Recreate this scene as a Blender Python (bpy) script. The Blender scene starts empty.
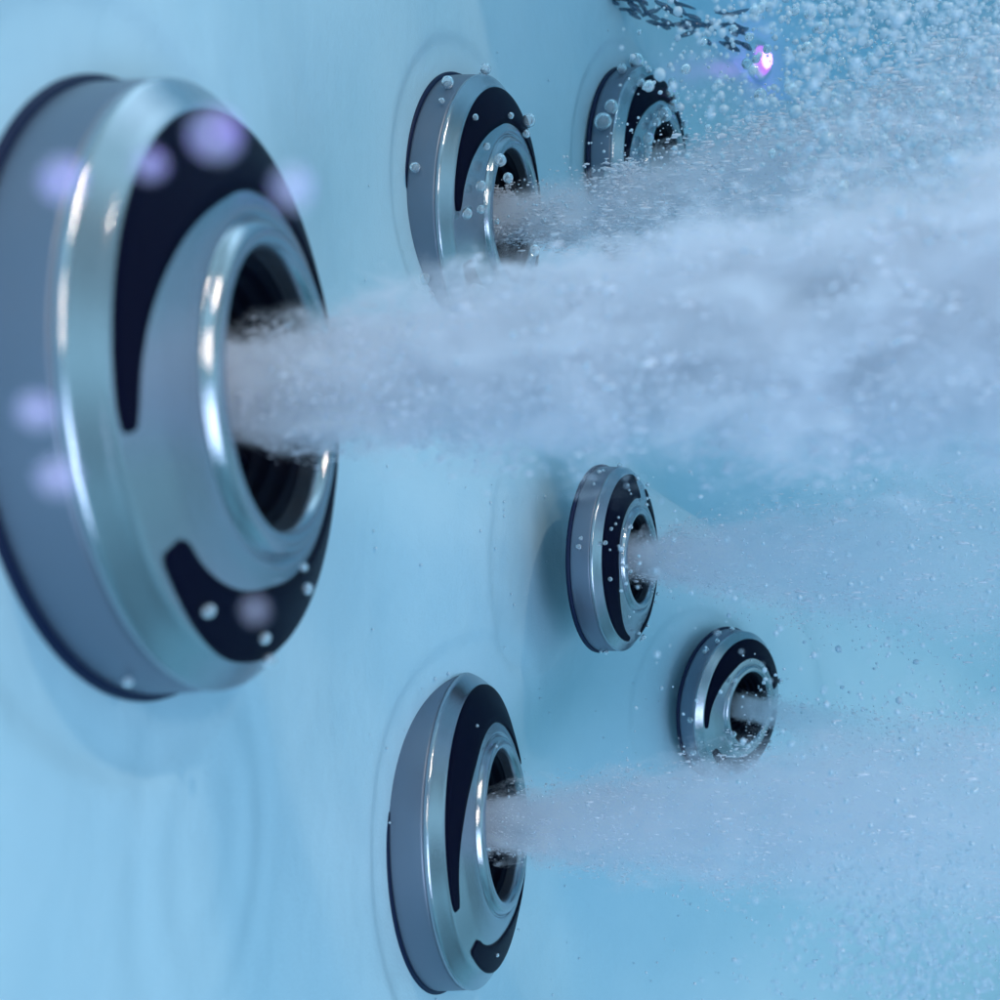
import bpy, bmesh, math, random
import numpy as np
from mathutils import Vector, Matrix, noise
random.seed(7)
S = bpy.context.scene
COL = S.collection
PI = math.pi
R_ = math.radians

# ------------------------------------------------------------------ helpers
def link(name, me, mat=None, parent=None, smooth=True):
    o = bpy.data.objects.new(name, me)
    COL.objects.link(o)
    if mat: me.materials.append(mat)
    if parent: o.parent = parent
    if smooth and len(me.polygons):
        me.polygons.foreach_set('use_smooth', [True] * len(me.polygons))
    return o

def tag(o, label=None, cat=None, group=None, kind=None):
    if label: o['label'] = label
    if cat: o['category'] = cat
    if group: o['group'] = group
    if kind: o['kind'] = kind
    return o

def mesh(name, V, F):
    me = bpy.data.meshes.new(name)
    me.from_pydata([tuple(v) for v in V], [], F)
    me.update()
    return me

def lathe(name, prof, n=160, jitter=0):
    V, F = [], []
    for (r, z) in prof:
        for k in range(n):
            a = 2 * PI * k / n
            V.append((r * math.cos(a), r * math.sin(a), z))
    m = len(prof)
    for i in range(m - 1):
        for k in range(n):
            k2 = (k + 1) % n
            F.append((i * n + k, i * n + k2, (i + 1) * n + k2, (i + 1) * n + k))
    return mesh(name, V, F)

def mat(name):
    m = bpy.data.materials.new(name)
    m.use_nodes = True
    nt = m.node_tree
    nt.nodes.clear()
    out = nt.nodes.new('ShaderNodeOutputMaterial')
    return m, nt, out

def nd(nt, typ, **kw):
    n = nt.nodes.new(typ)
    for k, v in kw.items():
        if k in n.inputs.keys() if isinstance(k, str) else False:
            n.inputs[k].default_value = v
        else:
            setattr(n, k, v)
    return n

def principled(nt, col, rough, metal=0.0, spec=0.5, coat=0.0):
    b = nt.nodes.new('ShaderNodeBsdfPrincipled')
    b.inputs['Base Color'].default_value = (*col, 1)
    b.inputs['Roughness'].default_value = rough
    b.inputs['Metallic'].default_value = metal
    b.inputs['Specular IOR Level'].default_value = spec
    b.inputs['Coat Weight'].default_value = coat
    return b

def noise_bump(nt, bsdf, scale, strength, dist, detail=4.0):
    tc = nt.nodes.new('ShaderNodeTexCoord')
    n = nt.nodes.new('ShaderNodeTexNoise')
    n.inputs['Scale'].default_value = scale
    n.inputs['Detail'].default_value = detail
    nt.links.new(tc.outputs['Object'], n.inputs['Vector'])
    b = nt.nodes.new('ShaderNodeBump')
    b.inputs['Strength'].default_value = strength
    b.inputs['Distance'].default_value = dist
    nt.links.new(n.outputs['Fac'], b.inputs['Height'])
    nt.links.new(b.outputs['Normal'], bsdf.inputs['Normal'])
    return n

# ------------------------------------------------------------------ materials
# glossy pale blue acrylic shell
M_WALL, nt, out = mat('tub_acrylic')
b = principled(nt, (0.40, 0.70, 0.84), 0.34, spec=0.4)
tc = nt.nodes.new('ShaderNodeTexCoord')
n1 = nt.nodes.new('ShaderNodeTexNoise'); n1.inputs['Scale'].default_value = 9; n1.inputs['Detail'].default_value = 5
n2 = nt.nodes.new('ShaderNodeTexNoise'); n2.inputs['Scale'].default_value = 900; n2.inputs['Detail'].default_value = 2
cr = nt.nodes.new('ShaderNodeValToRGB')
cr.color_ramp.elements[0].position = 0.3; cr.color_ramp.elements[0].color = (0.39, 0.625, 0.75, 1)
cr.color_ramp.elements[1].position = 0.72; cr.color_ramp.elements[1].color = (0.49, 0.70, 0.81, 1)
nt.links.new(tc.outputs['Object'], n1.inputs['Vector']); nt.links.new(tc.outputs['Object'], n2.inputs['Vector'])
nt.links.new(n1.outputs['Fac'], cr.inputs['Fac']); nt.links.new(cr.outputs['Color'], b.inputs['Base Color'])
bp = nt.nodes.new('ShaderNodeBump'); bp.inputs['Strength'].default_value = 0.25; bp.inputs['Distance'].default_value = 0.0006
nt.links.new(n2.outputs['Fac'], bp.inputs['Height'])
bp2 = nt.nodes.new('ShaderNodeBump'); bp2.inputs['Strength'].default_value = 0.5; bp2.inputs['Distance'].default_value = 0.01
nt.links.new(n1.outputs['Fac'], bp2.inputs['Height']); nt.links.new(bp.outputs['Normal'], bp2.inputs['Normal'])
nt.links.new(bp2.outputs['Normal'], b.inputs['Normal'])
nt.links.new(b.outputs[0], out.inputs['Surface'])

# worn chrome: mirror metal under a thin dull film
M_CHROME, nt, out = mat('chrome_trim')
g = principled(nt, (0.40, 0.45, 0.50), 0.14, metal=1.0)
d = principled(nt, (0.25, 0.32, 0.40), 0.5, spec=0.3)
n = noise_bump(nt, g, 260, 0.12, 0.0004)
mr = nt.nodes.new('ShaderNodeMapRange'); mr.inputs['To Min'].default_value = 0.04; mr.inputs['To Max'].default_value = 0.16
nt.links.new(n.outputs['Fac'], mr.inputs['Value']); nt.links.new(mr.outputs[0], g.inputs['Roughness'])
mx = nt.nodes.new('ShaderNodeMixShader'); mx.inputs[0].default_value = 0.14
nt.links.new(g.outputs[0], mx.inputs[1]); nt.links.new(d.outputs[0], mx.inputs[2]); nt.links.new(mx.outputs[0], out.inputs['Surface'])

M_SATIN, nt, out = mat('satin_side_band')
g = principled(nt, (0.24, 0.28, 0.34), 0.34, metal=1.0)
d = principled(nt, (0.13, 0.17, 0.24), 0.5, spec=0.3)
noise_bump(nt, g, 300, 0.15, 0.0004)
mx = nt.nodes.new('ShaderNodeMixShader'); mx.inputs[0].default_value = 0.45
nt.links.new(g.outputs[0], mx.inputs[1]); nt.links.new(d.outputs[0], mx.inputs[2]); nt.links.new(mx.outputs[0], out.inputs['Surface'])

M_INLAY, nt, out = mat('dark_inlay_plastic')
b = principled(nt, (0.002, 0.003, 0.016), 0.40, spec=0.04)
noise_bump(nt, b, 1400, 0.5, 0.0004)
nt.links.new(b.outputs[0], out.inputs['Surface'])

M_BLACK, nt, out = mat('black_nozzle_plastic')
b = principled(nt, (0.002, 0.003, 0.010), 0.4, spec=0.06)
noise_bump(nt, b, 500, 0.3, 0.0005)
nt.links.new(b.outputs[0], out.inputs['Surface'])

M_GASKET, nt, out = mat('dark_blue_gasket')
b = principled(nt, (0.006, 0.014, 0.05), 0.5, spec=0.2)
nt.links.new(b.outputs[0], out.inputs['Surface'])

# air bubble in water
M_BUBBLE, nt, out = mat('air_bubble')
g = nt.nodes.new('ShaderNodeBsdfGlass'); g.inputs['IOR'].default_value = 0.75; g.inputs['Roughness'].default_value = 0.03
g.inputs['Color'].default_value = (0.95, 0.98, 1, 1)
d = principled(nt, (0.80, 0.88, 0.95), 0.12, spec=0.8)
mx = nt.nodes.new('ShaderNodeMixShader'); mx.inputs[0].default_value = 0.20
nt.links.new(g.outputs[0], mx.inputs[1]); nt.links.new(d.outputs[0], mx.inputs[2]); nt.links.new(mx.outputs[0], out.inputs['Surface'])

M_HAZY, nt, out = mat('milky_bubble')
g = nt.nodes.new('ShaderNodeBsdfTransparent')
d = principled(nt, (0.80, 0.80, 0.92), 0.3, spec=0.5)
mx = nt.nodes.new('ShaderNodeMixShader'); mx.inputs[0].default_value = 0.22
nt.links.new(g.outputs[0], mx.inputs[1]); nt.links.new(d.outputs[0], mx.inputs[2]); nt.links.new(mx.outputs[0], out.inputs['Surface'])

M_FINE, nt, out = mat('fine_bubble_film')
d = principled(nt, (0.74, 0.86, 0.94), 0.15, spec=0.8)
g = nt.nodes.new('ShaderNodeBsdfTranslucent'); g.inputs['Color'].default_value = (0.70, 0.85, 0.95, 1)
mx = nt.nodes.new('ShaderNodeMixShader'); mx.inputs[0].default_value = 0.6
nt.links.new(g.outputs[0], mx.inputs[1]); nt.links.new(d.outputs[0], mx.inputs[2]); nt.links.new(mx.outputs[0], out.inputs['Surface'])

# ------------------------------------------------------------------ jet placement (fitted to the photograph in real units)
JETS = [  # R, base, normal, turn of the face
    (0.060, (-0.0686, 0.2081, 0.0215), (0.9880, -0.1506, 0.0336), 0),
    (0.060, (-0.0160, 0.4643, 0.1315), (0.9333, -0.3521, -0.0710), 0),
    (0.060, (0.0836, 0.6400, 0.2108), (0.8687, -0.4894, -0.0767), 0),
    (0.042, (0.0491, 0.4637, -0.0270), (0.8939, -0.4481, 0.0099), 68),
    (0.042, (0.1294, 0.5780, -0.1168), (0.6918, -0.7210, -0.0409), -2),
    (0.060, (-0.0215, 0.4053, -0.1313), (0.9606, -0.2604, 0.0973), 4),
]
def frame(n):
    n = Vector(n).normalized()
    h = Vector((0, 0, 1)).cross(n).normalized()     # to the right seen from in front of the face
    v = n.cross(h)
    return h, v, n

# ------------------------------------------------------------------ tub wall  X = f(Y, Z)
A, B, W = [], [], []
for (R, p, n, t) in JETS:
    X, Y, Z = p
    A.append([1, Y, Y * Y, Z, Y * Z, Z * Z, Y ** 3]); B.append(X); W.append(1.0)
    A.append([0, 1, 2 * Y, 0, Z, 0, 3 * Y * Y]); B.append(-n[1] / n[0]); W.append(0.10)
    A.append([0, 0, 0, 1, Y, 2 * Z, 0]); B.append(-n[2] / n[0]); W.append(0.05)
A = np.array(A); B = np.array(B); W = np.array(W)[:, None]
reg = np.diag([0, 0, .02, .02, .05, .1, .05])
co = np.linalg.lstsq(np.vstack([A * W, reg]), np.concatenate([B * W[:, 0], np.zeros(7)]), rcond=None)[0]

def wall_x(Y, Z):
    def base(Y, Z):
        Yc = np.clip(Y, -0.1, 0.75); Zc = np.clip(Z, -0.35, 0.35)
        f = co[0] + co[1] * Yc + co[2] * Yc ** 2 + co[3] * Zc + co[4] * Yc * Zc + co[5] * Zc ** 2 + co[6] * Yc ** 3
        sl = co[1] + 2 * co[2] * Yc + co[4] * Zc + 3 * co[6] * Yc ** 2
        dY = np.maximum(Y - 0.75, 0)
        return f + sl * (Y - Yc) + 1.1 * dY ** 2
    F = base(Y, Z)
    num = 0; den = 0.35
    for (R, p, n, t) in JETS:
        pl = p[0] - (n[1] * (Y - p[1]) + n[2] * (Z - p[2])) / n[0]
        dx = pl - p[0]
        rr = np.sqrt(dx ** 2 + (Y - p[1]) ** 2 + (Z - p[2]) ** 2) / R
        w = np.exp(-np.minimum((rr / 2.0) ** 2, 40)) * 30
        num = num + w * (pl - F); den = den + w
    F = F + num / den
    rp = np.sqrt((Y - 0.222) ** 2 + ((Z + 0.078) * 0.8) ** 2)      # faint swirls moulded into the shell at lower left
    F = F + 0.0003 * np.sin(rp * 2 * PI / 0.019) * np.exp(-((rp - 0.028) / 0.018) ** 2)
    for (R, p, n, t) in JETS:     # shallow moulded seat round each fitting
        pl = p[0] - (n[1] * (Y - p[1]) + n[2] * (Z - p[2])) / n[0]
        rr = np.sqrt((pl - p[0]) ** 2 + (Y - p[1]) ** 2 + (Z - p[2]) ** 2) / R
        st = 1 / (1 + np.exp(np.clip((rr - 1.27) / 0.022, -30, 30)))
        F = F - 0.0016 * st * (R / 0.06) / n[0]
    return F

ys = np.concatenate([np.linspace(-0.30, 0.10, 60, endpoint=False), np.linspace(0.10, 0.80, 440, endpoint=False), np.linspace(0.80, 1.7, 160)])
zs = np.concatenate([np.linspace(-0.75, -0.36, 60, endpoint=False), np.linspace(-0.36, 0.34, 430, endpoint=False), np.linspace(0.34, 0.44, 20)])
YY, ZZ = np.meshgrid(ys, zs, indexing='ij')
XX = wall_x(YY, ZZ)
V = np.stack([XX, YY, ZZ], -1).reshape(-1, 3)
nz = len(zs)
idx = np.arange(len(ys) * nz).reshape(len(ys), nz)
Fq = np.stack([idx[:-1, :-1], idx[1:, :-1], idx[1:, 1:], idx[:-1, 1:]], -1).reshape(-1, 4)
me = bpy.data.meshes.new('tub_wall'); me.from_pydata(V.tolist(), [], Fq.tolist()); me.update()
wall = link('tub_wall', me, M_WALL)
tag(wall, 'pale blue moulded acrylic wall of the tub that carries the jets', None, None, 'structure')

# ------------------------------------------------------------------ one jet fitting (unit radius, axis +Z, origin on the wall)
def face_z(r):
    pts = [(0.44, .40), (0.49, .435), (0.53, .442), (0.57, .438), (0.64, .418), (0.75, .388), (0.92, .326), (0.985, .280), (1.0, .25)]
    for (a, za), (b_, zb) in zip(pts, pts[1:]):
        if r <= b_:
            t = (r - a) / (b_ - a); return za + (zb - za) * t
    return pts[-1][1]

def make_jet(turn):
    root = bpy.data.objects.new('spa_jet', None); COL.objects.link(root)
    # gasket
    link('gasket', lathe('gasket', [(0.90, -0.02), (1.035, -0.02), (1.038, 0.0), (1.034, 0.012), (1.02, 0.018), (0.96, 0.018)]), M_GASKET, root)
    # side band, slightly tapered
    link('side_band', lathe('side_band', [(0.985, 0.01), (1.010, 0.014), (1.014, 0.03), (1.010, 0.12), (1.004, 0.21), (1.001, 0.219), (0.992, 0.222)]), M_SATIN, root)
    # chrome face: shoulder bead, dished ring, swirl ring, mouth
    prof = [(0.985, 0.216), (0.996, 0.221), (1.004, 0.230), (1.006, 0.241), (1.002, 0.252), (0.993, 0.260), (0.980, 0.270), (0.950, 0.293), (0.925, 0.312)]
    r = 0.915
    while r > 0.65:
        prof.append((r, face_z(r) - 0.006)); r -= 0.02
    prof += [(0.635, .412), (0.61, .417), (0.592, .418), (0.582, .412), (0.577, .405), (0.572, .405), (0.568, .414), (0.560, .432), (0.547, .446), (0.530, .455), (0.512, .457), (0.496, .451), (0.483, .439), (0.474, .422), (0.470, .395), (0.470, .30)]
    link('trim_ring', lathe('trim_ring', prof, 200), M_CHROME, root)
    # two dark crescents, each a raised shell over the ring
    def inlay(a0, a1, fin, fout, tail=0.05):
        n, m = 120, 10
        V, F = [], []
        for i in range(n + 1):
            s = i / n
            a = R_(a0 + (a1 - a0) * s + turn)
            ri, ro = fin(s), fout(s)
            # rounded ends
            mid = (ri + ro) / 2; hw = (ro - ri) / 2
            arc = abs(a1 - a0) * PI / 180 * 0.78
            for e, sh in ((s, 0.05), (1 - s, tail)):
                q = e * arc / sh
                if q < 1: hw *= math.sqrt(max(0.0, 1 - (1 - q) ** 2)) * 0.98 + 0.02
            for j in range(m + 1):
                u = j / m
                r = mid + hw * (2 * u - 1)
                lift = 0.010 if 0 < j < m and 0 < i < n else -0.02
                if j in (1, m - 1): r = mid + hw * (2 * (0 if j == 1 else 1) - 1) * 0.995
                V.append((r * math.cos(a), r * math.sin(a), face_z(r) - 0.006 + lift))
        for i in range(n):
            for j in range(m):
                p = i * (m + 1) + j
                q = (p, p + 1, p + m + 2, p + m + 1)
                F.append(q)
        return mesh('crescent_inlay', V, F)
    sm = lambda x: max(0, min(1, x)) ** 2 * (3 - 2 * max(0, min(1, x)))
    link('crescent_inlay', inlay(14, 194,
        lambda s: 0.66 + 0.19 * sm((s - 0.58) / 0.46), lambda s: 0.922 - 0.022 * sm(s), 0.10), M_INLAY, root)
    link('crescent_inlay', inlay(216, 352,
        lambda s: 0.66 + 0.125 * sm(1 - s / 0.42), lambda s: 0.915 - 0.04 * sm(1 - s / 0.30)), M_INLAY, root)
    # dark mouth with stepped ridges
    p = []
    rr, z = 0.472, 0.375
    p.append((rr, z))
    for k in range(4):
        p += [(rr, z - 0.03), (rr - 0.012, z - 0.045), (rr - 0.038, z - 0.048), (rr - 0.042, z - 0.06)]
        rr -= 0.042; z -= 0.06
    p += [(rr, z - 0.12), (0.24, z - 0.14), (0.0005, z - 0.14)]
    link('mouth', lathe('mouth', p, 128), M_BLACK, root)
    # nozzle eyeball inside the mouth, with four vanes
    nz = link('nozzle', lathe('nozzle', [(0.255, 0.0), (0.27, 0.09), (0.262, 0.16), (0.24, 0.205), (0.215, 0.222), (0.195, 0.215), (0.18, 0.19), (0.175, 0.05), (0.0005, 0.04)], 96), M_BLACK, root)
    for k in range(6):
        bm = bmesh.new()
        bmesh.ops.create_cube(bm, size=1)
        bmesh.ops.scale(bm, vec=(0.10, 0.022, 0.13), verts=bm.verts)
        bmesh.ops.bevel(bm, geom=bm.edges[:], offset=0.006, segments=2, affect='EDGES')
        bmesh.ops.translate(bm, vec=(0.30, 0, 0.13), verts=bm.verts)
        bmesh.ops.rotate(bm, cent=(0, 0, 0), matrix=Matrix.Rotation(2 * PI * k / 6 + R_(turn) + 0.3, 3, 'Z'), verts=bm.verts)
        me = bpy.data.meshes.new('vane'); bm.to_mesh(me); bm.free()
        link('vane', me, M_BLACK, nz)
    return root

JLAB = ['largest chrome jet in the foreground at left, out of focus, with two black crescents',
        'chrome jet high on the wall, right of the largest one, bubbles on its face',
        'farthest chrome jet at the top, half hidden by bubbles, near the water line',
        'small narrow chrome jet in the middle, its long dark crescent speckled with bubbles',
        'smallest chrome jet at centre right, turned towards the viewer, lower edge lost in bubbles',
        'chrome jet at the bottom, clear of bubbles except its own stream']
jet_roots = []
for (R, p, n, turn), lab in zip(JETS, JLAB):
    root = make_jet(turn)
    h, v, nn = frame(n)
    Mx = Matrix((h, v, nn)).transposed().to_4x4()
    off = -0.0016 * R / 0.06
    root.matrix_world = Matrix.Translation(Vector(p) + nn * off) @ Mx @ Matrix.Scale(R, 4)
    tag(root, lab, 'spa jet', 'chrome spa jets on the tub wall')
    jet_roots.append((root, R, Vector(p), h, v, nn))

# ------------------------------------------------------------------ clouds of very small bubbles
bm = bmesh.new(); bmesh.ops.create_icosphere(bm, subdivisions=1, radius=1)
BV = np.array([v_.co[:] for v_ in bm.verts]); BF = np.array([[v_.index for v_ in f_.verts] for f_ in bm.faces]); bm.free()
def cloud(name, pts):
    """pts: x, y, z, radius, stretch along x"""
    P = np.array(pts, dtype=np.float64)
    rs = np.random.RandomState(len(P))
    S3 = P[:, 3][:, None] * np.stack([P[:, 4], rs.uniform(.75, 1.15, len(P)), rs.uniform(.75, 1.15, len(P))], 1)
    V = (BV[None] * S3[:, None, :] * rs.uniform(.86, 1.12, (len(P), len(BV), 1)) + P[:, None, :3]).reshape(-1, 3)
    F = (BF[None] + (np.arange(len(P)) * len(BV))[:, None, None]).reshape(-1, 3)
    me = bpy.data.meshes.new(name)
    me.vertices.add(len(V)); me.vertices.foreach_set('co', V.ravel())
    me.loops.add(F.size); me.loops.foreach_set('vertex_index', F.ravel().astype(np.int32))
    me.polygons.add(len(F)); me.polygons.foreach_set('loop_start', np.arange(0, F.size, 3, dtype=np.int32))
    me.polygons.foreach_set('loop_total', np.full(len(F), 3, dtype=np.int32))
    me.update(); me.validate()
    return me
M_FROTH, nt, out = mat('white_froth')
g = nt.nodes.new('ShaderNodeBsdfTranslucent'); g.inputs['Color'].default_value = (0.90, 0.93, 1.0, 1)
d = principled(nt, (0.88, 0.92, 0.98), 0.22, spec=0.6)
mx = nt.nodes.new('ShaderNodeMixShader'); mx.inputs[0].default_value = 0.6
nt.links.new(g.outputs[0], mx.inputs[1]); nt.links.new(d.outputs[0], mx.inputs[2])
nt.links.new(mx.outputs[0], out.inputs['Surface'])

# ------------------------------------------------------------------ bubble plumes
def plume_mat(name, L, dens, color, r0, r1, pw, nscale, seed, fade0, fade1, edge=0.35, near=3.0):
    """density falls off from the stream's axis and along its length, broken up by turbulence (object space, x = along)"""
    m, nt, out = mat(name)
    N = nt.nodes.new; Lk = nt.links.new
    def math_(op, a, b_=None, c=None, clamp=False):
        n = N('ShaderNodeMath'); n.operation = op; n.use_clamp = clamp
        for i, q in enumerate((a, b_, c)):
            if q is None: continue
            if isinstance(q, (int, float)): n.inputs[i].default_value = q
            else: Lk(q, n.inputs[i])
        return n.outputs[0]
    tc = N('ShaderNodeTexCoord')
    mp = N('ShaderNodeMapping'); mp.inputs['Location'].default_value = (seed, seed * .7, 0); mp.inputs['Scale'].default_value = (0.55, 1, 1)
    Lk(tc.outputs['Object'], mp.inputs['Vector'])
    nz = N('ShaderNodeTexNoise'); nz.inputs['Scale'].default_value = nscale; nz.inputs['Detail'].default_value = 5; nz.inputs['Roughness'].default_value = 0.82
    nz.inputs['Distortion'].default_value = 0.6
    Lk(mp.outputs[0], nz.inputs['Vector'])
    sp = N('ShaderNodeSeparateXYZ'); Lk(tc.outputs['Object'], sp.inputs[0])
    x, y, z = sp.outputs
    t = math_('DIVIDE', x, L, clamp=True)
    rad = math_('ADD', math_('MULTIPLY', math_('POWER', t, pw), r1 - r0), r0)
    r = math_('SQRT', math_('ADD', math_('MULTIPLY', y, y), math_('MULTIPLY', z, z)))
    q = math_('DIVIDE', r, rad)                       # 0 on the axis, 1 at the nominal edge
    nn = math_('MULTIPLY', math_('SUBTRACT', nz.outputs['Fac'], 0.5), 2.6)
    core = math_('ADD', math_('SUBTRACT', 0.92, q), math_('MULTIPLY', nn, math_('ADD', math_('MULTIPLY', q, .8), .15)))
    core = math_('DIVIDE', core, edge, clamp=True)
    core = math_('MULTIPLY', core, math_('ADD', math_('MULTIPLY', nn, 0.9), 0.9, clamp=False))
    core = math_('MAXIMUM', core, 0.0)
    mr = N('ShaderNodeMapRange'); mr.inputs['From Min'].default_value = fade0; mr.inputs['From Max'].default_value = fade1
    mr.inputs['To Min'].default_value = 1; mr.inputs['To Max'].default_value = 0.0
    mr.interpolation_type = 'SMOOTHSTEP'
    Lk(t, mr.inputs['Value'])
    boost = math_('ADD', 1.0, math_('MULTIPLY', math_('EXPONENT', math_('MULTIPLY', x, -1 / 0.022)), near))
    dn = math_('MULTIPLY', math_('MULTIPLY', math_('MULTIPLY', core, boost), dens), mr.outputs[0])
    pv = N('ShaderNodeVolumePrincipled')
    pv.inputs['Color'].default_value = (*color, 1)
    pv.inputs['Anisotropy'].default_value = 0.0
    Lk(dn, pv.inputs['Density'])
    Lk(pv.outputs[0], out.inputs['Volume'])
    return m

def plume(name, p0, d, L, r0, r1, pw, dens, color, nscale, seed, fade0, fade1, label, step=0.35, edge=0.22, bulge=1.35, near=3.0, froth=0, fsize=.0006, seedn=1):
    d = Vector(d).normalized(); h, v, nn = frame(d)
    n, m = 40, 48
    V, F = [], []
    for i in range(n + 1):
        t = i / n
        r = (r0 + (r1 - r0) * t ** pw) * (bulge if t > 0.03 else 1.0 + (bulge - 1) * t / 0.03)
        if i == n: r *= 0.9
        for k in range(m):
            a = 2 * PI * k / m
            V.append((t * L, r * math.cos(a), r * math.sin(a)))
    for i in range(n):
        for k in range(m):
            k2 = (k + 1) % m
            F.append((i * m + k, (i + 1) * m + k, (i + 1) * m + k2, i * m + k2))
    F.append(tuple(range(m))); F.append(tuple(reversed(range(n * m, n * m + m))))
    F = [f[::-1] for f in F]
    M = plume_mat(name + '_water', L, dens, color, r0, r1, pw, nscale, seed, fade0, fade1, edge, near)
    M.cycles.volume_step_rate = step * 3.0
    o = link(name, mesh(name, V, F), M)
    Mx = Matrix((d, h, v)).transposed().to_4x4()
    o.matrix_world = Matrix.Translation(Vector(p0)) @ Mx
    tag(o, label, 'bubble stream', 'streams of bubbly water from the jets')
    if froth:
        rg = random.Random(seedn); pts = []
        while len(pts) < froth:
            t = rg.random() ** 1.25; x = t * L * 0.97
            rad = r0 + (r1 - r0) * t ** pw
            a = rg.random() * 2 * PI
            q = min(1.30, max(0.25, rg.gauss(0.80, 0.18)))
            p = Vector((x, rad * q * math.cos(a), rad * q * math.sin(a)))
            w_ = noise.fractal(p * 55 + Vector((seed, 0, 0)), 0.6, 2.0, 3)
            if w_ < (q - 0.75) * 0.7 + rg.uniform(-.15, .25): continue
            br = fsize * math.exp(rg.gauss(0, .38)) * (0.7 + 1.1 * t)
            pts.append((p.x, p.y, p.z, br * 0.8, rg.uniform(1.2, 5.0) if rg.random() < .7 else 1.1))
        fr = link('froth', cloud('froth', pts), M_FROTH, o)
        tag(fr, None, None, None, 'stuff')
    return o

def jp(i, t, dn=0):
    root, R, p, h, v, nn = jet_roots[i]
    return p + nn * t * R
WHT = (0.90, 0.935, 1.0)
def dirn(i, dh=0, dv=0):
    root, R, p, h, v, nn = jet_roots[i]
    return nn + h * dh + v * dv
plume('bubble_stream', jp(0, .14), dirn(0, 0, 0.05), 0.30, 0.0096, 0.048, 0.82, 190, WHT, 90, 1.3, .45, 1.0,
      'thick white stream of bubbles blasting right from the largest jet', 0.30, near=2.5, froth=15000, fsize=.00024, seedn=1)
plume('bubble_stream', jp(1, .16), dirn(1, 0, 0.02), 0.36, 0.012, 0.125, 1.5, 60, WHT, 70, 5.1, .05, 1.0,
      'wide cloudy stream of bubbles from the jet just right of the largest one', 0.35, near=5, froth=15000, fsize=.00050, seedn=2)
plume('bubble_stream', jp(2, .16), dirn(2, 0, 0.02), 0.34, 0.012, 0.090, 1.35, 42, WHT, 65, 9.4, .1, 1.0,
      'bubbles drifting off the farthest jet at the top', 0.4, near=4, froth=7000, fsize=.000235, seedn=3)
plume('bubble_stream', jp(3, .16), dirn(3, 0, 0.02), 0.26, 0.0085, 0.060, 0.9, 50, WHT, 110, 3.7, .02, .9,
      'thin hazy stream of bubbles from the small narrow middle jet', 0.4, near=7, froth=4500, fsize=.00026, seedn=4)
plume('bubble_stream', jp(4, .16), dirn(4, 0, 0.0), 0.16, 0.0085, 0.018, 1, 45, WHT, 80, 7.7, .05, 1.0,
      'short faint stream of bubbles from the smallest jet at centre right', 0.4, near=3, froth=900, fsize=.00022, seedn=5)
plume('bubble_stream', jp(5, .16), dirn(5, 0, -0.0), 0.32, 0.0098, 0.060, 0.88, 75, WHT, 90, 2.2, .02, .95,
      'soft widening stream of bubbles from the bottom jet', 0.35, near=6, froth=7000, fsize=.00023, seedn=6)

# ------------------------------------------------------------------ water surface seen from below
M_SURF, nt, out = mat('water_surface')
g = nt.nodes.new('ShaderNodeBsdfGlossy'); g.inputs['Roughness'].default_value = 0.10; g.inputs['Color'].default_value = (0.62, 0.80, 0.90, 1)
tt = nt.nodes.new('ShaderNodeBsdfTransparent'); tt.inputs['Color'].default_value = (0.6, 0.85, 0.95, 1)
mx = nt.nodes.new('ShaderNodeMixShader'); mx.inputs[0].default_value = 0.2
nt.links.new(g.outputs[0], mx.inputs[1]); nt.links.new(tt.outputs[0], mx.inputs[2]); nt.links.new(mx.outputs[0], out.inputs['Surface'])
nx, ny = 260, 220
V, F = [], []
for i in range(nx + 1):
    for j in range(ny + 1):
        x = -0.15 + 1.5 * i / nx; y = 0.35 + 1.3 * j / ny
        z = 0.345 + 0.010 * noise.noise(Vector((x * 9, y * 9, 0))) + 0.006 * noise.noise(Vector((x * 28, y * 28, 4))) + 0.0025 * noise.noise(Vector((x * 80, y * 80, 9)))
        V.append((x, y, z))
for i in range(nx):
    for j in range(ny):
        p = i * (ny + 1) + j
        F.append((p, p + ny + 1, p + ny + 2, p + 1))
surf = link('water_surface', mesh('water_surface', V, F), M_SURF)
tag(surf, 'rippled underside of the water surface', None, None, 'structure')

M_RIPPLE_REFLECTION, nt, out = mat('dark_ripple_reflection')
b = principled(nt, (0.04, 0.11, 0.21), 0.12, spec=0.8)  # dark reflection of the rippled surface put into the base colour
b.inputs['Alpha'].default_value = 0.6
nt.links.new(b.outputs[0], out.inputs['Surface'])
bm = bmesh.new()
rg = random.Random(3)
for k in range(110):      # dark-coloured blobs stand in for reflections in the ripples by the wall
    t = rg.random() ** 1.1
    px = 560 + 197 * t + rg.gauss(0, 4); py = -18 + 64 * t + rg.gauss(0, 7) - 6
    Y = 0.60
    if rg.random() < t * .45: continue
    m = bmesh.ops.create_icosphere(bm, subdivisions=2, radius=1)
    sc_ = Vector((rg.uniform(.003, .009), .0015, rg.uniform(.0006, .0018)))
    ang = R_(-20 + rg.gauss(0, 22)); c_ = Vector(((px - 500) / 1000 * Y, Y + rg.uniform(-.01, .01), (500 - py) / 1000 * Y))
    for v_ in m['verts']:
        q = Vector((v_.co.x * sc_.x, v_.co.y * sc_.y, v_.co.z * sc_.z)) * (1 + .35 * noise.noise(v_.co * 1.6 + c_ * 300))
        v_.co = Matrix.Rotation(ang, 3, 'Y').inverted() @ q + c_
me = bpy.data.meshes.new('dark_ripple_reflection'); bm.to_mesh(me); bm.free()
tag(link('dark_ripple_reflection', me, M_RIPPLE_REFLECTION), 'dark-coloured blobs standing in for reflections in the water ripples by the wall', None, None, 'structure')

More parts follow.
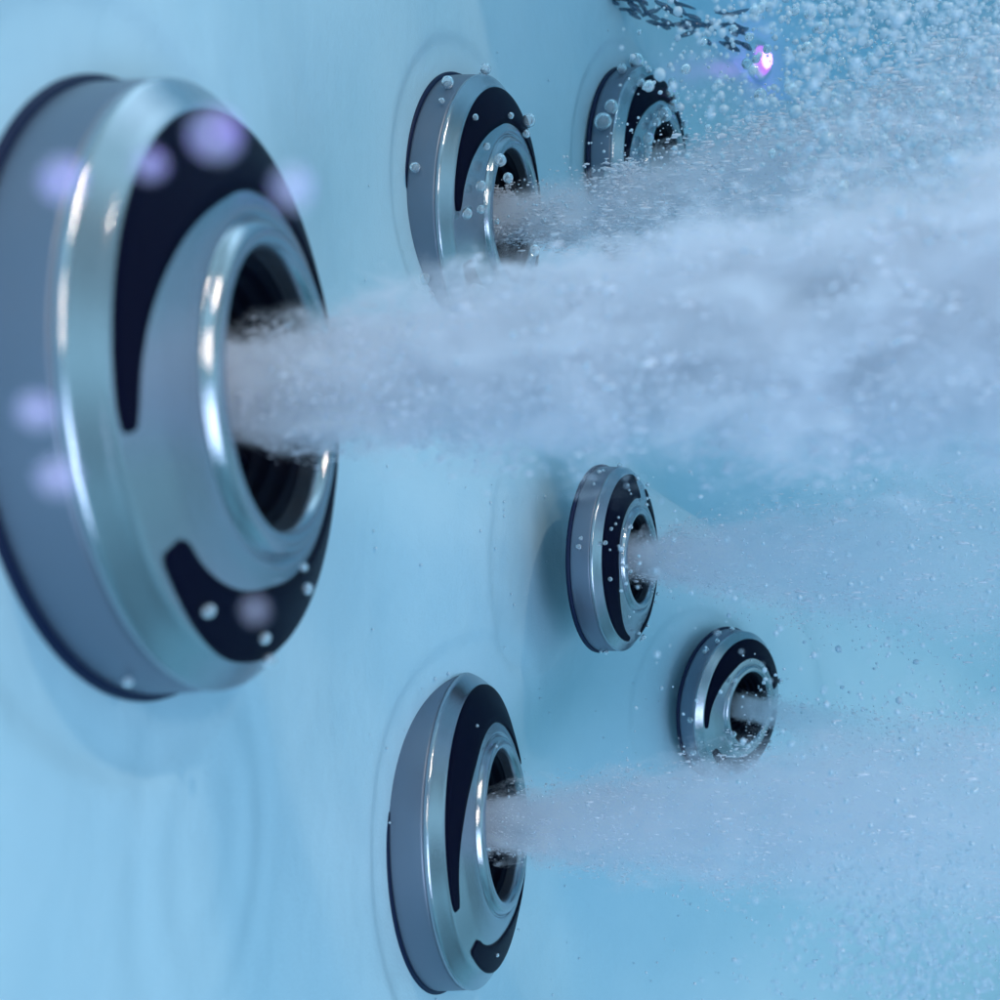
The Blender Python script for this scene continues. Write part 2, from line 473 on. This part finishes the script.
# ------------------------------------------------------------------ lit lamp on the wall by the water line
def wall_pt(px, py):
    dx, dz = (px - 500) / 1000, -(py - 500) / 1000
    Y = 0.15
    while Y < 1.6:
        if float(wall_x(np.array(Y), np.array(dz * Y))) > dx * Y: break
        Y += 0.001
    return Vector((dx * Y, Y, dz * Y))
def wall_n(p):
    e = 0.004
    f = lambda y, z: float(wall_x(np.array(y), np.array(z)))
    return Vector((1, -(f(p.y + e, p.z) - f(p.y - e, p.z)) / (2 * e), -(f(p.y, p.z + e) - f(p.y, p.z - e)) / (2 * e))).normalized()

M_LED, nt, out = mat('violet_lamp_lens')
em = nt.nodes.new('ShaderNodeEmission'); em.inputs['Color'].default_value = (0.80, 0.25, 1, 1); em.inputs['Strength'].default_value = 22
nt.links.new(em.outputs[0], out.inputs['Surface'])
M_LED2, nt, out = mat('magenta_lamp_rim')
em = nt.nodes.new('ShaderNodeEmission'); em.inputs['Color'].default_value = (1.0, 0.10, 0.95, 1); em.inputs['Strength'].default_value = 5
nt.links.new(em.outputs[0], out.inputs['Surface'])
lp = wall_pt(757, 62); ln = wall_n(lp)
led = bpy.data.objects.new('tub_light', None); COL.objects.link(led)
h, v, nn = frame(ln)
led.matrix_world = Matrix.Translation(lp) @ Matrix((h, v, nn)).transposed().to_4x4() @ Matrix.Scale(1.25, 4)
link('housing', lathe('housing', [(0.013, -0.002), (0.013, 0.002), (0.012, 0.004), (0.0095, 0.004), (0.009, 0.002)], 48), M_CHROME, led)
link('lens', lathe('lens', [(0.006, 0.006), (0.005, 0.0085), (0.003, 0.0095), (0.0002, 0.010)], 48), M_LED, led)
link('lens_rim', lathe('lens_rim', [(0.009, 0.002), (0.0088, 0.0045), (0.0075, 0.0065), (0.006, 0.007)], 48), M_LED2, led)
pl = bpy.data.lights.new('tub_light_glow', 'POINT'); pl.energy = 0.05; pl.color = (0.8, 0.2, 1.0); pl.shadow_soft_size = 0.004
po = bpy.data.objects.new('tub_light_glow', pl); COL.objects.link(po); po.location = lp + ln * 0.022
tag(led, 'small glowing violet and white tub light just under the water line', 'light')

# ------------------------------------------------------------------ bubbles
def ball(name, sub, m, squash=1.0):
    bm = bmesh.new(); bmesh.ops.create_icosphere(bm, subdivisions=sub, radius=1)
    for v_ in bm.verts:
        v_.co *= 1 + 0.05 * noise.noise(v_.co * 1.3 + Vector((squash * 7, 0, 0)))
    me = bpy.data.meshes.new(name); bm.to_mesh(me); bm.free()
    me.materials.append(m)
    me.polygons.foreach_set('use_smooth', [True] * len(me.polygons))
    return me
BALLS = [ball('air_bubble', 3, M_BUBBLE, k) for k in range(4)]
HAZY = ball('milky_bubble', 3, M_HAZY, 2)
def bubble(p, r, label, group, me=None):
    o = bpy.data.objects.new('air_bubble', me or random.choice(BALLS)); COL.objects.link(o)
    o.location = p; o.scale = (r, r * random.uniform(.85, 1.1), r * random.uniform(.85, 1.05))
    o.rotation_euler = (random.random() * 6, random.random() * 6, 0)
    tag(o, label, 'bubble', group)
    return o
def pix(px, py, Y):
    return Vector(((px - 500) / 1000 * Y, Y, -(py - 500) / 1000 * Y))

def on_jet(i, num, rmin, rmax, label, group, a0=0, a1=360):
    root, R, p, h, v, nn = jet_roots[i]
    for k in range(num):
        a = R_(random.uniform(a0, a1)); side = random.random() < 0.35
        if side: rr, z = 1.02, random.uniform(.05, .2)
        else: rr = random.uniform(.5, .97); z = face_z(rr) + .005
        br = random.uniform(rmin, rmax)
        q = p + (h * math.cos(a) + v * math.sin(a)) * rr * R + nn * (z * R) + (nn if not side else (h * math.cos(a) + v * math.sin(a))) * br * 0.7
        bubble(q, br, label, group)
on_jet(1, 34, .0012, .0036, 'air bubble clinging to the face of the jet right of the largest one', 'bubbles clinging to the jet right of the largest', 60, 330)
on_jet(2, 40, .0018, .0055, 'air bubble clinging to the farthest jet at the top', 'bubbles clinging to the farthest jet', 40, 330)
on_jet(3, 38, .0006, .0013, 'tiny air bubble on the small narrow middle jet', 'bubbles on the small middle jet', 60, 330)
on_jet(4, 30, .0006, .0018, 'tiny air bubble on the smallest jet at centre right', 'bubbles on the smallest jet', 0, 360)
for (px, py, Y, br) in ((453, 236, .43, .0042), (425, 210, .43, .0030), (456, 178, .43, .0024), (470, 262, .425, .0032), (440, 255, .43, .0026), (500, 160, .42, .0028), (508, 178, .42, .0022), (535, 250, .41, .0024), (487, 128, .43, .0022)):
    bubble(pix(px, py, Y), br, 'larger air bubble right in front of the jet right of the largest one', 'larger bubbles before the jet right of the largest')
on_jet(0, 6, .0008, .0016, 'small air bubble on the lower rim of the largest jet', 'bubbles on the largest jet', 230, 300)
on_jet(5, 5, .0005, .0008, 'tiny air bubble on the bottom jet', 'bubbles on the bottom jet', 100, 300)
for k in range(121):
    px = random.triangular(600, 1010, 900); py = random.uniform(-10, 250)
    if py > 90 + (px - 600) * .5: py = random.uniform(-10, 120)
    Y = random.uniform(.22, .60)
    bubble(pix(px, py, Y), random.choice([.0008, .0011, .0014, .0018, .0024]) * random.uniform(.8, 1.2) * Y / .45,
           'bright round air bubble floating in the water at upper right', 'bubbles floating at upper right')

# fine bubbles nobody could count
pts = []
def speck(p, r): pts.append((p[0], p[1], p[2], r, 1.0))
rng = random
for k in range(4200):      # field at the right, thicker towards the top
    px = 1040 - abs(rng.gauss(0, 190)); py = rng.uniform(-40, 1040)
    if py > 330 and rng.random() < .45: continue
    Y = rng.uniform(.19, .45)
    if px < 620: continue
    speck(pix(px, py, Y), rng.choice([.0004, .0006, .0008, .0012]) * (Y / .42) * rng.uniform(.7, 1.3))
def along(i, num, t0, t1, spread, r, up=0.0):
    root, R, p, h, v, nn = jet_roots[i]
    for k in range(num):
        t = rng.uniform(t0, t1)
        a = rng.random() * 2 * PI; s = (.012 + spread * t) * (0.55 + 0.6 * rng.random())
        q = p + nn * (R * .4 + t) + (h * math.cos(a) + v * math.sin(a)) * s + v * up * t
        speck(q, r * rng.uniform(.5, 1.5))
along(0, 900, .0, .22, .16, .0004, .04)
along(1, 900, .0, .25, .28, .0005, .2)
along(2, 600, .0, .22, .25, .0006, .05)
along(3, 1100, .0, .20, .24, .00038)
along(4, 200, .0, .14, .10, .0004)
along(5, 900, .0, .26, .20, .00042)
for k in range(1100):       # lower right patch
    speck(pix(rng.gauss(900, 60), rng.gauss(950, 50), rng.uniform(.18, .30)), rng.uniform(.0003, .0007))
for k in range(260):       # scattered over the wall
    px, py = rng.uniform(360, 900), rng.uniform(0, 1000)
    p = wall_pt(px, py); speck(p + wall_n(p) * .001, rng.uniform(.0003, .0007))
for k in range(5200):      # froth under the water line
    px = rng.triangular(640, 1060, 960); py = rng.uniform(-30, 300)
    if py > 60 + (px - 600) * .6 or (abs(px - 760) < 26 and abs(py - 62) < 24): continue
    Y = rng.uniform(.16, .50)
    speck(pix(px, py, Y), .0009 * math.exp(rng.gauss(0, .5)) * Y / .42)
fb = link('fine_bubbles', cloud('fine_bubbles', pts), M_FINE)
tag(fb, 'countless fine air bubbles suspended in the water', 'bubbles', None, 'stuff')

# ------------------------------------------------------------------ light
w = bpy.data.worlds.new('World'); S.world = w; w.use_nodes = True
nt = w.node_tree; bg = nt.nodes['Background']
tc = nt.nodes.new('ShaderNodeTexCoord'); sp = nt.nodes.new('ShaderNodeSeparateXYZ'); cr = nt.nodes.new('ShaderNodeValToRGB')
mr = nt.nodes.new('ShaderNodeMapRange'); mr.inputs['From Min'].default_value = -1; mr.inputs['From Max'].default_value = 1
nt.links.new(tc.outputs['Generated'], sp.inputs[0]); nt.links.new(sp.outputs[2], mr.inputs['Value']); nt.links.new(mr.outputs[0], cr.inputs['Fac'])
cr.color_ramp.elements[0].color = (0.12, 0.36, 0.50, 1); cr.color_ramp.elements[0].position = 0.15
cr.color_ramp.elements[1].color = (0.42, 0.72, 0.88, 1); cr.color_ramp.elements[1].position = 0.85
wn = nt.nodes.new('ShaderNodeTexNoise'); wn.inputs['Scale'].default_value = 3.2; wn.inputs['Detail'].default_value = 3
wr = nt.nodes.new('ShaderNodeMapRange'); wr.inputs['From Min'].default_value = 0.35; wr.inputs['From Max'].default_value = 0.65; wr.inputs['To Min'].default_value = 0.18; wr.inputs['To Max'].default_value = 1.85
wm = nt.nodes.new('ShaderNodeMixRGB'); wm.blend_type = 'MULTIPLY'; wm.inputs[0].default_value = 1
nt.links.new(tc.outputs['Generated'], wn.inputs['Vector']); nt.links.new(wn.outputs['Fac'], wr.inputs['Value'])
nt.links.new(cr.outputs[0], wm.inputs[1]); nt.links.new(wr.outputs[0], wm.inputs[2]); nt.links.new(wm.outputs[0], bg.inputs['Color']); bg.inputs['Strength'].default_value = 1.08

def area(name, loc, target, size, power, col, shape='SQUARE', size_y=None):
    l = bpy.data.lights.new(name, 'AREA'); l.energy = power; l.color = col; l.shape = shape; l.size = size
    if size_y: l.size_y = size_y
    o = bpy.data.objects.new(name, l); COL.objects.link(o)
    o.location = loc; o.rotation_euler = (Vector(target) - Vector(loc)).to_track_quat('-Z', 'Y').to_euler()
    return o
area('key_lamp', (0.62, -0.25, 0.95), (0.0, 0.42, 0.0), 0.048, 3.6, (1.0, 0.76, 0.58))
area('soft_overhead', (0.20, 0.60, 0.70), (0.10, 0.45, 0.0), 0.5, 1.3, (0.55, 0.80, 1.0))
area('low_fill', (0.40, -0.40, -0.25), (0.08, 0.30, 0.0), 0.4, 3.2, (0.64, 0.74, 1.0))
area('front_fill', (0.34, -0.45, 0.30), (0.05, 0.40, 0.0), 0.07, 1.0, (1.0, 0.76, 0.62))
VIO = [(62, 180, 1.2), (36, 411, 1.0), (57, 477, 1.0), (215, 135, 1.3), (292, 188, 1.1), (150, 165, 0.8), (255, 610, .6)]
for (px, py, k) in VIO:      # added violet spots, each lighting one tiny bubble placed close to the lens
    tgt = pix(px, py, .075)
    bubble(tgt, .0015 * k, 'tiny out of focus bubble lit violet, drifting in front of the largest jet', 'violet lit bubbles in front of the largest jet', HAZY)
    loc = tgt + Vector((0.09, -0.03, 0.02))
    l = bpy.data.lights.new('added_violet_spot', 'SPOT'); l.energy = 0.9; l.color = (0.26, 0.04, 1.0); l.spot_blend = 0.6
    l.spot_size = 2 * math.atan(0.0017 * k / (tgt - loc).length); l.shadow_soft_size = 0.002
    o = bpy.data.objects.new('added_violet_spot', l); COL.objects.link(o); o.location = loc
    o.rotation_euler = (tgt - loc).to_track_quat('-Z', 'Y').to_euler()

# ------------------------------------------------------------------ camera
cd = bpy.data.cameras.new('camera'); cam = bpy.data.objects.new('camera', cd); COL.objects.link(cam)
cam.rotation_euler = (PI / 2, 0, 0)
cd.lens = 36; cd.sensor_width = 36; cd.clip_start = 0.005; cd.clip_end = 50
cd.dof.use_dof = True; cd.dof.focus_distance = 0.43; cd.dof.aperture_fstop = 36 / 2.6 / 1.0
S.camera = cam
# aperture diameter = lens / fstop = 36 mm / 13.8 = 2.6 mm

S.render.engine = 'CYCLES'
c = S.cycles
c.use_denoising = True
c.max_bounces = 6; c.volume_bounces = 5; c.transparent_max_bounces = 8; c.transmission_bounces = 6
c.volume_max_steps = 128
c.use_adaptive_sampling = True; c.adaptive_threshold = 0.02
S.view_settings.view_transform = 'Standard'; S.view_settings.look = 'None'
S.view_settings.exposure = -0.16; S.view_settings.gamma = 1
